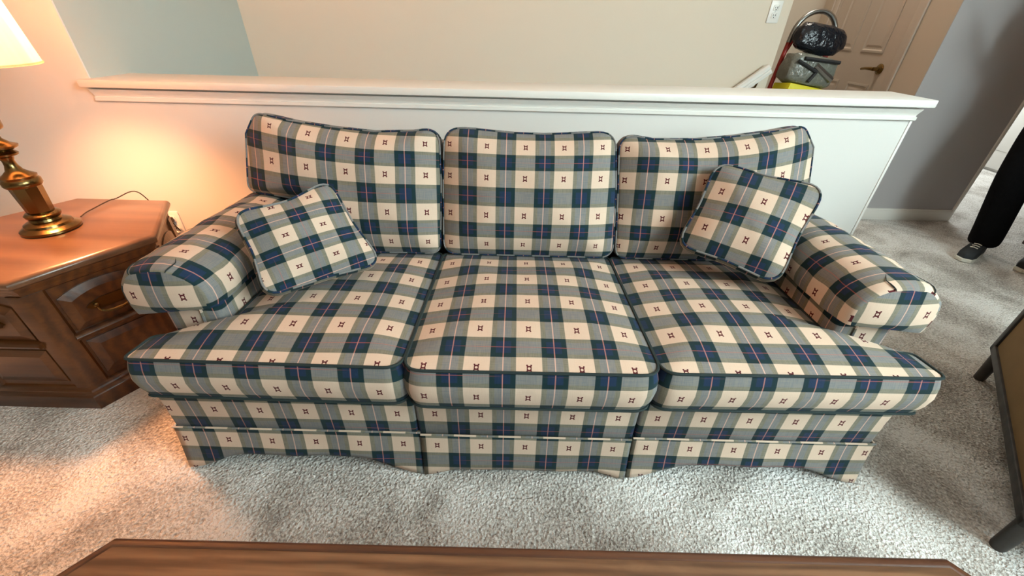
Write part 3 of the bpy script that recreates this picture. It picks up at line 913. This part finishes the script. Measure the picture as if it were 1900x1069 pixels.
for a in (.012, SL-.06):
    for b in (.005, WD-.053):
        g = G(); c = af(a+.024, b+.024, 0)
        g.lathe([(0, 0), (.016, 0), (.018, .008), (.021, .12), (.021, .14), (0, .14)], c, 16); g.build('leg', M_DARKWOOD, ac)
abox(G(), -.005, SL-.16, .055, WD-.055, .26, .44, .04).build('seat_cushion', M_OLIVE, ac)
g = G(); 
for z0, a0, a1, z1 in ((.22, SL-.24, SL-.05, .60), (.60, SL-.22, SL-.03, .92)): abox(g, a0, a1, .055, WD-.055, z0, z1, .05)
g.build('backrest', M_OLIVE, ac)
abox(G(), .02, SL-.06, .05, WD-.05, .14, .26, .006).build('seat_frame', M_DARKWOOD, ac)

# ------------------------------------------------------------------ hand truck with its load, on the landing
HB = Vector((1.80, 3.12, 0)); lean = math.radians(9)
ht = empty('hand_truck', HB, 'red hand truck with a steel loop handle standing on the landing', 'hand truck')
Rl = Matrix.Rotation(lean, 4, 'Y') @ Matrix.Rotation(math.radians(-6), 4, 'X')
def hp(x, y, z): return HB+Vector((0, 0, .03))+(Rl @ Vector((x, y, z)))
g = G()
for s in (-.145, .145): g.tube([hp(s, 0, .02), hp(s, 0, .6), hp(s, 0, 1.10)], .014, 10)
for z in (.1, .45, .8): g.tube([hp(-.145, 0, z), hp(.145, 0, z)], .011, 8)
for s in (-1, 1): g.tube([hp(s*.145, 0, 1.02), hp(s*.125, .0, 1.10), hp(s*.145, 0, 1.13)], .014, 8)
g.build('frame', M_RED, ht)
pth = [hp(-.145, 0, 1.08)]+[hp(-.145*math.cos(PI*k/14), 0, 1.13+.155*math.sin(PI*k/14)) for k in range(15)]+[hp(.145, 0, 1.08)]
G().tube(pth, .0155, 12).build('loop_handle', M_STEEL, ht)
g = G(); M = Matrix.Translation(HB+Vector((0, 0, .03))) @ Rl
g.box(-.17, .17, -.20, .0, .0, .012, .003, M); g.build('toe_plate', M_STEEL, ht)
for s in (-.2, .2):
    c = hp(s, .10, .115); g = G()
    g.lathe([(.03, -.022), (.085, -.024), (.10, -.015), (.10, .015), (.085, .024), (.03, .022), (.03, -.022)], c, 24, Rl @ Matrix.Rotation(PI/2, 4, 'Y'))
    g.build('wheel', M_BLACK, ht)
G().tube([hp(-.22, .10, .115), hp(.22, .10, .115)], .010, 8).build('axle', M_STEEL, ht)
def blob(c, r, seed, n=28, m=18, rough=.12, sq=.7):
    V = []; F = []
    for i in range(m+1):
        ph = PI*i/m
        for k in range(n):
            th = 2*PI*k/n; p = Vector((math.sin(ph)*math.cos(th), math.sin(ph)*math.sin(th), math.cos(ph)))
            q = Vector([math.copysign(abs(x)**sq, x) for x in p])
            s = 1+rough*(nz(p, 2.2, seed)+.6*nz(p, 5, seed+2))
            V.append(Vector((q.x*r[0]*s, q.y*r[1]*s, q.z*r[2]*s)))
    for i in range(m):
        for k in range(n): F.append((i*n+k, i*n+(k+1) % n, (i+1)*n+(k+1) % n, (i+1)*n+k))
    M = Matrix.Translation(c) @ Rl
    return [M @ v for v in V], F
V, F = blob(hp(-.005, -.085, 1.118), (.165, .062, .084), 31)
tag(mk('plastic_bag', V, F, M_BAG), 'crumpled black plastic bag topping the load on the hand truck', 'bag')
ld = empty('wrapped_bundle', hp(0, -.11, .842), 'grey bundle in clear plastic film with black bars, strapped to the hand truck', 'bundle')
V, F = blob(hp(-.01, -.110, .932), (.160, .085, .090), 33, rough=.06, sq=.4)
mk('film_wrap', V, F, M_GREYFILM, ld)
for a, b, r in (((-.11, .985), (.12, 1.0), .011), ((-.145, .965), (.00, .925), .010), ((.00, .925), (-.03, .862), .010)):
    G().tube([hp(a[0], -.200, a[1]), hp(b[0], -.205, b[1])], r, 8).build('bar', M_BLACK, ld)
for a, b in (((-.02, .96), (.12, .90)),):
    G().tube([hp(a[0], -.195, a[1]), hp(b[0], -.195, b[1])], [.018, .020], 8).build('rod', M_STEEL, ld)
g = G(); M = Matrix.Translation(HB+Vector((0, 0, .03))) @ Rl
g.box(-.14, .14, -.21, -.02, .40, .838, .006, M)
yb_ = g.build('carton', M_YELLOW); tag(yb_, 'bright yellow carton under the bundle on the hand truck', 'carton')
g = G(); g.box(-.14, .14, -.21, -.02, .03, .40, .006, M)
tag(g.build('carton', plain('brown_cardboard', (150, 116, 78), .8)), 'plain brown carton at the bottom of the hand truck load', 'carton')

# ------------------------------------------------------------------ person and things in the hall
FT = [Vector((2.955, 2.345, 0)), Vector((3.20, 2.22, 0))]
FD = Vector((-.86, -.50, 0)).normalized()
sd = Vector((FD.y, -FD.x, 0))
hipc = Vector((3.00, 2.36, .92))
pr_ = empty('person', (hipc.x, hipc.y, 0), 'person standing in black trousers and dark sneakers with pale soles', 'person')
def skin(name, verts, edges, rad, root, mat, parent, sub=2):
    me = bpy.data.meshes.new(name); og = origin_of(parent)
    me.from_pydata([tuple(Vector(v)-og) for v in verts], edges, []); o = bpy.data.objects.new(name, me); COL.objects.link(o); o.parent = parent
    me.materials.append(mat)
    md = o.modifiers.new('skin', 'SKIN'); md.use_smooth_shade = True
    for i, r in enumerate(rad): me.skin_vertices[0].data[i].radius = (r, r) if not isinstance(r, tuple) else r
    me.skin_vertices[0].data[root].use_root = True
    s = o.modifiers.new('sub', 'SUBSURF'); s.levels = s.render_levels = sub
    return o
up = Vector((0, 0, 1))
def leg_pts(f, side):
    hip = hipc+sd*(.085*side); ank = f+up*.085-FD*.02; knee = (hip+ank)/2+FD*.11
    return hip, knee, ank
# body: skin (head, arms, hands) one continuous figure
hL, kL, aL = leg_pts(FT[0], -1); hR, kR, aR = leg_pts(FT[1], 1)
if (hL-FT[0]).length > (hR-FT[0]).length: hL, hR = hR, hL; kL, _, = leg_pts(FT[0], 1)[1:3][0], 0; kR = leg_pts(FT[1], -1)[1]
ch = hipc+up*.42+FD*.01; nk = hipc+up*.56; hd = hipc+up*.66+FD*.02; ht_ = hipc+up*.76+FD*.02
V = [hipc, hipc+up*.2, ch, nk, hd, ht_, hL, kL, aL, hR, kR, aR]
E_ = [(0, 1), (1, 2), (2, 3), (3, 4), (4, 5), (0, 6), (6, 7), (7, 8), (0, 9), (9, 10), (10, 11)]
Rr = [.13, .125, .13, .052, .088, .075, .085, .058, .042, .085, .058, .042]
for s in (-1, 1):
    b = len(V); sh_ = ch+sd*(.17*s)+up*.05; el = sh_+sd*(.06*s)-up*.29; wr_ = el+FD*.17+up*.16; kn = wr_+FD*.06+up*.06
    V += [sh_, el, wr_, kn]; E_ += [(2, b), (b, b+1), (b+1, b+2), (b+2, b+3)]; Rr += [.055, .042, .028, .032]
    for q in range(4):
        o = FD*(.028-.019*q); o = sd*(.028-.019*q); f1 = kn+o+(up+FD)*.024; f2 = f1+(up+FD)*(.02-.003*abs(q-1)); f3 = f2+up*.002+FD*.02
        i = len(V); V += [f1, f2, f3]; E_ += [(b+3, i), (i, i+1), (i+1, i+2)]; Rr += [.0095, .0085, .007]
    i = len(V); V += [wr_+FD*.02+up*.05-sd*(.03*s), wr_+FD*.04+up*.085-sd*(.045*s)]; E_ += [(b+2, i), (i, i+1)]; Rr += [.011, .009]
skin('body', V, E_, Rr, 0, M_SKIN, pr_)
tv = [hipc-up*.02, hL, kL, aL+up*.03, aL-up*.025, hR, kR, aR+up*.03, aR-up*.025, hipc+up*.10]
skin('trousers', tv, [(0, 1), (1, 2), (2, 3), (3, 4), (0, 5), (5, 6), (6, 7), (7, 8), (0, 9)], [.145, .105, .088, .082, .080, .105, .088, .082, .080, .14], 0, M_BLACKFAB, pr_)
sv_ = [hipc+up*.06, hipc+up*.22, ch, nk-up*.03]; se = [(0, 1), (1, 2), (2, 3)]; sr = [.165, .160, .172, .075]
for s in (-1, 1):
    b = len(sv_); sh_ = ch+sd*(.17*s)+up*.05; sv_ += [sh_, sh_+sd*(.045*s)-up*.2]; se += [(2, b), (b, b+1)]; sr += [.090, .066]
skin('shirt', sv_, se, sr, 0, M_SHIRT, pr_)
V, F = blob(Vector((0, 0, 0)), (.098, .098, .085), 41, rough=.05, sq=1)
Mi = (Matrix.Translation(hp(0, 0, 0))) if False else None
V = [hd+up*.055-FD*.018+Vector(v)-Vector(sum((Vector(x) for x in V), Vector())/len(V)) for v in V]
mk('hair', V, F, M_HAIR, pr_)
for s in (-1, 1):
    g = G(); e = hd+FD*.082+sd*(.032*s)+up*.012; g.lathe([(0, -.008), (.006, -.005), (.008, 0), (.006, .005), (0, .008)], e, 10)
    g.build('eye', M_BLACK, pr_)
g = G(); n0 = hd+FD*.088
g.loft([[n0+up*.02+sd*.005, n0+up*.02-sd*.005, n0+up*.02+FD*.004], [n0-up*.02+sd*.013, n0-up*.02-sd*.013, n0-up*.018+FD*.022]]); g.build('nose', M_SKIN, pr_)
G().tube([n0-up*.045+sd*.02-FD*.006, n0-up*.046, n0-up*.045-sd*.02-FD*.006], [.003, .005, .003], 8).build('mouth', plain('lips', (150, 88, 80), .5), pr_)
for f in FT:
    def sf(a, b, z): return f+FD*a+sd*b+up*z
    outl = [(-.075, .0), (-.068, .028), (-.03, .036), (.06, .040), (.13, .046), (.175, .038), (.195, .0), (.175, -.038), (.13, -.046), (.06, -.040), (-.03, -.036), (-.068, -.028)]
    rs = lambda k, z, x0=0: [sf(x0+(a-x0)*k, b*k, z) for a, b in outl]
    g = G(); g.loft([rs(.98, 0), rs(1.02, .006), rs(1.02, .022), rs(.98, .026)]); s_ = g.build('shoe_sole', M_SOLE, pr_)
    g = G(); g.loft([rs(.985, .022), rs(.97, .045), [sf(a*.93-.006, b*.88, .062 if a > .1 else .075) for a, b in outl],
                     [sf(-.02+(a-.06)*.52, b*.80, .098 if a < .1 else .085) for a, b in outl], [sf(-.02+(a-.06)*.42, b*.72, .105) for a, b in outl]])
    u_ = g.build('shoe', M_SHOE, pr_)
    for q in range(3):
        G().tube([sf(.055+q*.022, .018, .088-q*.006), sf(.06+q*.022, 0, .093-q*.006), sf(.055+q*.022, -.018, .088-q*.006)], .003, 6).build('lace', M_SOLE, u_)

cab = empty('low_chest', (3.68, 2.06, 0), 'dark red-brown wooden chest on the hall floor behind the person', 'chest')
g = G().box(3.37, 4.01, 1.62, 2.47, .03, .60, .008); g.build('body', M_REDWOOD, cab)
g = G().box(3.35, 4.03, 1.60, 2.49, .60, .63, .006); g.build('top', M_REDWOOD, cab)
g = G().box(3.39, 3.99, 1.64, 2.45, 0, .04, .002); g.build('plinth', M_DARKWOOD, cab)
for i in range(2):
    for j in range(2):
        d = G().box(3.360, 3.372, 1.65+j*.40, 2.03+j*.40, .07+i*.26, .31+i*.26, .003).build('drawer', M_REDWOOD, cab)
        c = Vector((3.358, 1.84+j*.40, .19+i*.26)); G().lathe([(0, 0), (.008, 0), (.007, .012), (.014, .02), (.010, .028), (0, .03)], c, 14, Matrix.Rotation(-PI/2, 4, 'Y')).build('knob', M_DBRASS, d)
